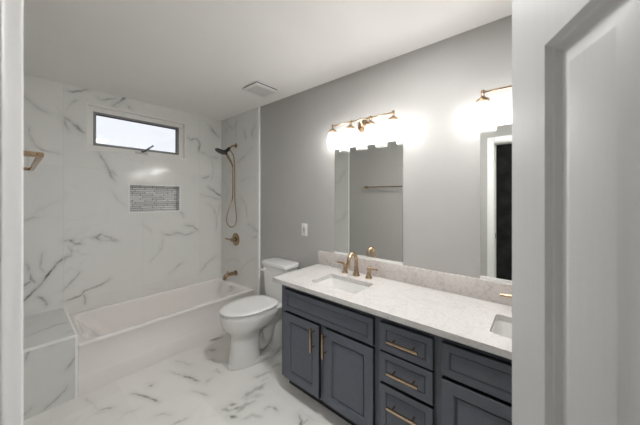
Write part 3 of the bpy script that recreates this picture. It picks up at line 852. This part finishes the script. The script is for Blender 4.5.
# countertop
CX0, CY0, CY1 = 1.248, -.478, 1.531
S1 = (1.368, 1.608, .880, 1.258); S2 = (1.368, 1.608, -.198, .180)
b = BM()
plate_holes(b, [(CX0, CY0), (XR-.001, CY0), (XR-.001, CY1), (CX0, CY1)], [[(p[0], p[1]) for p in rrect(*S, 0, .022, 5)] for S in (S1, S2)], SZ0, SZ1)
top = obj('countertop', b, M['quartz'], loc=(1.5, .5, SZ0), angle=30)
tag(top, 'white speckled quartz countertop slab covering the whole vanity', 'countertop')
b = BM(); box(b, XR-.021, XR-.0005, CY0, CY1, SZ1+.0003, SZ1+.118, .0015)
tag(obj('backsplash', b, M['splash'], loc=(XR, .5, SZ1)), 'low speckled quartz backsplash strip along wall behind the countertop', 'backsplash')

# sinks
def sink(S, label):
    t = thing('sink', label, 'sink', ((S[0]+S[1])/2, (S[2]+S[3])/2, SZ0-.16), 'undermount sinks in the countertop')
    b = BM()
    def rr(i, z, r): return rrect(S[0]+i, S[1]-i, S[2]+i, S[3]-i, z, r, 6)
    loft(b, [rr(-.010, SZ0-.001, .03), rr(.002, SZ0-.001, .022), rr(.004, SZ0-.006, .025), rr(.012, SZ0-.08, .035), rr(.020, SZ0-.125, .045), rr(.040, SZ0-.140, .055), rr(.085, SZ0-.146, .03)], False, True)
    loft(b, [rr(-.010, SZ0-.001, .03), rr(-.010, SZ0-.012, .03), rr(.000, SZ0-.09, .04), rr(.010, SZ0-.145, .05), rr(.06, SZ0-.158, .05)], False, True)
    bmesh.ops.remove_doubles(b, verts=b.verts, dist=1e-5); bmesh.ops.recalc_face_normals(b, faces=b.faces)
    obj('basin', b, M['porcelain'], t, angle=50)
    b = BM(); lathe(b, ((S[0]+S[1])/2+.01, (S[2]+S[3])/2, SZ0-.1458), (0, 0, 1), [(0, .024), (.003, .024), (.004, .018)], 20)
    obj('drain', b, M['brass'], t)
sink(S1, 'rectangular white undermount sink in countertop in front of the whole mirror')
sink(S2, 'rectangular white undermount sink cut off by the open door')

# faucets
def faucet(cy, label):
    FX = 1.694
    t = thing('faucet', label, 'faucet', (FX, cy, SZ1), 'widespread brass faucets on the countertop')
    b = BM(); z = SZ1 + .0004
    lathe(b, (FX, cy, z), (0, 0, 1), [(0, .028), (.005, .028), (.012, .024), (.035, .018), (.07, .0150)], 22)
    arc = [(FX, cy, z+.06), (FX, cy, z+.115)]
    for k in range(1, 12):
        a = PI*k/12*1.02
        arc.append((FX-.052*(1-math.cos(a)), cy, z+.118+.055*math.sin(a)))
    arc += [(FX-.104, cy, z+.105), (FX-.104, cy, z+.078)]
    tube(b, arc, [.0150]+[.0142]*12+[.0130, .0130], 14)
    obj('spout', b, M['brass'], t)
    for s in (1, -1):
        b = BM(); hy = cy + s*.107
        lathe(b, (FX+.004, hy, z), (0, 0, 1), [(0, .025), (.005, .025), (.012, .020), (.030, .0145), (.055, .0125), (.066, .0145), (.080, .0145), (.085, .009)], 20)
        h = obj('handle', b, M['brass'], t)
        b = BM(); tube(b, [(FX+.004, hy, z+.072), (FX+.002, hy+s*.035, z+.075), (FX-.002, hy+s*.075, z+.075)], [.0100, .0080, .0070], 10)
        obj('lever', b, M['brass'], h)
faucet(1.080, 'brass gooseneck faucet with two lever handles behind the nearer fully visible sink')
faucet(-.010, 'brass faucet behind the sink cut off by the door, only lever tip visible')

# ------------------------------------------------------------------ mirrors
def mirror(y0, y1, label):
    t = thing('wall_mirror', label, 'mirror', (XR, (y0+y1)/2, .947), 'frameless mirrors over the vanity')
    b = BM(); box(b, XR-.0065, XR-.0004, y0, y1, .9626, 1.833)
    obj('backing', b, M['mirror_edge'], t)
    b = BM(); box(b, XR-.0072, XR-.0066, y0+.001, y1-.001, .963, 1.832)
    obj('glass', b, M['mirror'], t)
    b = BM(); box(b, XR-.0095, XR-.0004, y0, y1, .9456, .9625)
    obj('bottom_channel', b, M['plastic'], t)
mirror(.7505, 1.356, 'tall frameless mirror reflecting the towel bar, above the left sink')
mirror(-.328, .277, 'tall frameless mirror half hidden by the door, reflecting the dark doorway')

# ------------------------------------------------------------------ vanity lights
LX, LZ = 1.700, 2.013
def light(cy, label):
    t = thing('vanity_light', label, 'wall lamp', (XR, cy, 1.98), 'brass vanity lights over the mirrors')
    b = BM(); py = cy + .025
    lathe(b, (XR-.0005, py, 1.985), (-1, 0, 0), [(0, .052), (.008, .052), (.016, .044), (.018, .022), (.024, .018)], 28)
    obj('backplate', b, M['brass'], t)
    b = BM(); tube(b, spline([(XR-.020, py, 1.985), (XR-.045, py-.005, 2.008), (LX+.02, py-.015, 2.026), (LX, py-.025, 2.022), (LX, py-.03, LZ)]), .007, 10)
    obj('arm', b, M['brass'], t)
    b = BM(); tube(b, [(LX, cy+.2645, LZ), (LX, cy-.2645, LZ)], .0052, 10)
    obj('crossbar', b, M['brass'], t)
    for k in range(4):
        y = cy + .2645 - k*.1763
        b = BM(); lathe(b, (LX, y, 2.026), (0, 0, -1), [(0, .007), (.002, .0095), (.010, .0095), (.012, .0085), (.035, .0085), (.040, .012), (.052, .030), (.056, .034), (.066, .034), (.068, .026)], 22)
        obj('socket_cup', b, M['brass'], t)
        b = BM()
        pr = [(0, .028), (.010, .036), (.022, .041), (.060, .043), (.110, .044), (.138, .043)]
        lathe(b, (LX, y, 1.959), (0, 0, -1), pr, 48, 12, .04)
        top_bottom = [f for f in b.faces if len(f.verts) > 4]
        bmesh.ops.delete(b, geom=top_bottom, context='FACES_ONLY')
        obj('glass_shade', b, M['shade_glass'], t)
        b = BM(); lathe(b, (LX, y, 1.958), (0, 0, -1), [(.040, .020), (.050, .0255), (.062, .0275), (.075, .025), (.088, .014), (.092, .003)], 18)
        bu = obj('bulb', b, M['bulb'], t)
        b = BM(); lathe(b, (LX, y, 1.958), (0, 0, -1), [(0, .013), (.012, .014), (.026, .020), (.0398, .0225)], 18)
        obj('bulb_base', b, M['plastic'], bu)
light(1.047, 'four shade brass wall light above the left mirror, fully visible')
light(-.013, 'brass wall light at the door edge, only one lit shade visible')

# ------------------------------------------------------------------ towel bar on the left wall
tb = thing('towel_bar', 'brass towel bar with square posts at the left border of the photo', 'towel bar', (XL, 1.72, 1.578))
b = BM(); box(b, .052, .068, 1.345, 2.105, 1.570, 1.586, .002)
obj('bar', b, M['brass'], tb)
for y in (1.36, 2.09):
    b = BM()
    box(b, XL+.0005, XL+.010, y-.022, y+.022, 1.556, 1.600, .002); box(b, XL+.010, .053, y-.009, y+.009, 1.569, 1.587, .0015)
    obj('post', b, M['brass'], tb)

# ------------------------------------------------------------------ ceiling vent
vt = thing('exhaust_vent', 'square white exhaust fan grille on the ceiling', 'vent', (1.49, 2.0, H))
vx0, vx1, vy0, vy1 = 1.364, 1.617, 1.888, 2.108
b = BM(); box(b, vx0+.012, vx1-.012, vy0+.012, vy1-.012, H-.016, H-.0003)
obj('housing', b, M['dark_gap'], vt)
b = BM(); zt, z_ = H-.012, H-.026
box(b, vx0, vx1, vy0, vy0+.034, z_, zt, .003); box(b, vx0, vx1, vy1-.022, vy1, z_, zt, .003)
box(b, vx0, vx0+.024, vy0+.034, vy1-.022, z_, zt, .003); box(b, vx1-.024, vx1, vy0+.034, vy1-.022, z_, zt, .003)
obj('grille_frame', b, M['trim'], vt)
b = BM(); ns = 13
for k in range(ns):
    y = vy0+.034 + (k+.5)*(vy1-vy0-.056)/ns
    box(b, vx0+.024, vx1-.024, y-.0042, y+.0042, z_+.003, zt-.001)
obj('louvers', b, M['grille'], vt)

# ------------------------------------------------------------------ wall outlet
oyc, ozc = 1.718, 1.117
ol = thing('wall_outlet', 'white wall outlet plate on the grey wall above the toilet tank', 'outlet', (XR, oyc, ozc-.058))
b = BM(); box(b, XR-.006, XR-.0004, oyc-.037, oyc+.037, ozc-.059, ozc+.059, .002)
obj('cover_plate', b, M['plastic'], ol)
b = BM(); box(b, XR-.0085, XR-.006, oyc-.017, oyc+.017, ozc-.034, ozc+.034, .001)
r_ = obj('receptacle', b, M['grille'], ol)
b = BM()
for s in (-1, 1):
    for k in (-1, 1): box(b, XR-.0089, XR-.0084, oyc+k*.006-.0012, oyc+k*.006+.0012, ozc+s*.020-.005, ozc+s*.020+.005)
box(b, XR-.0092, XR-.0084, oyc-.008, oyc+.008, ozc-.005, ozc+.005)
obj('slots', b, M['dark_gap'], r_)
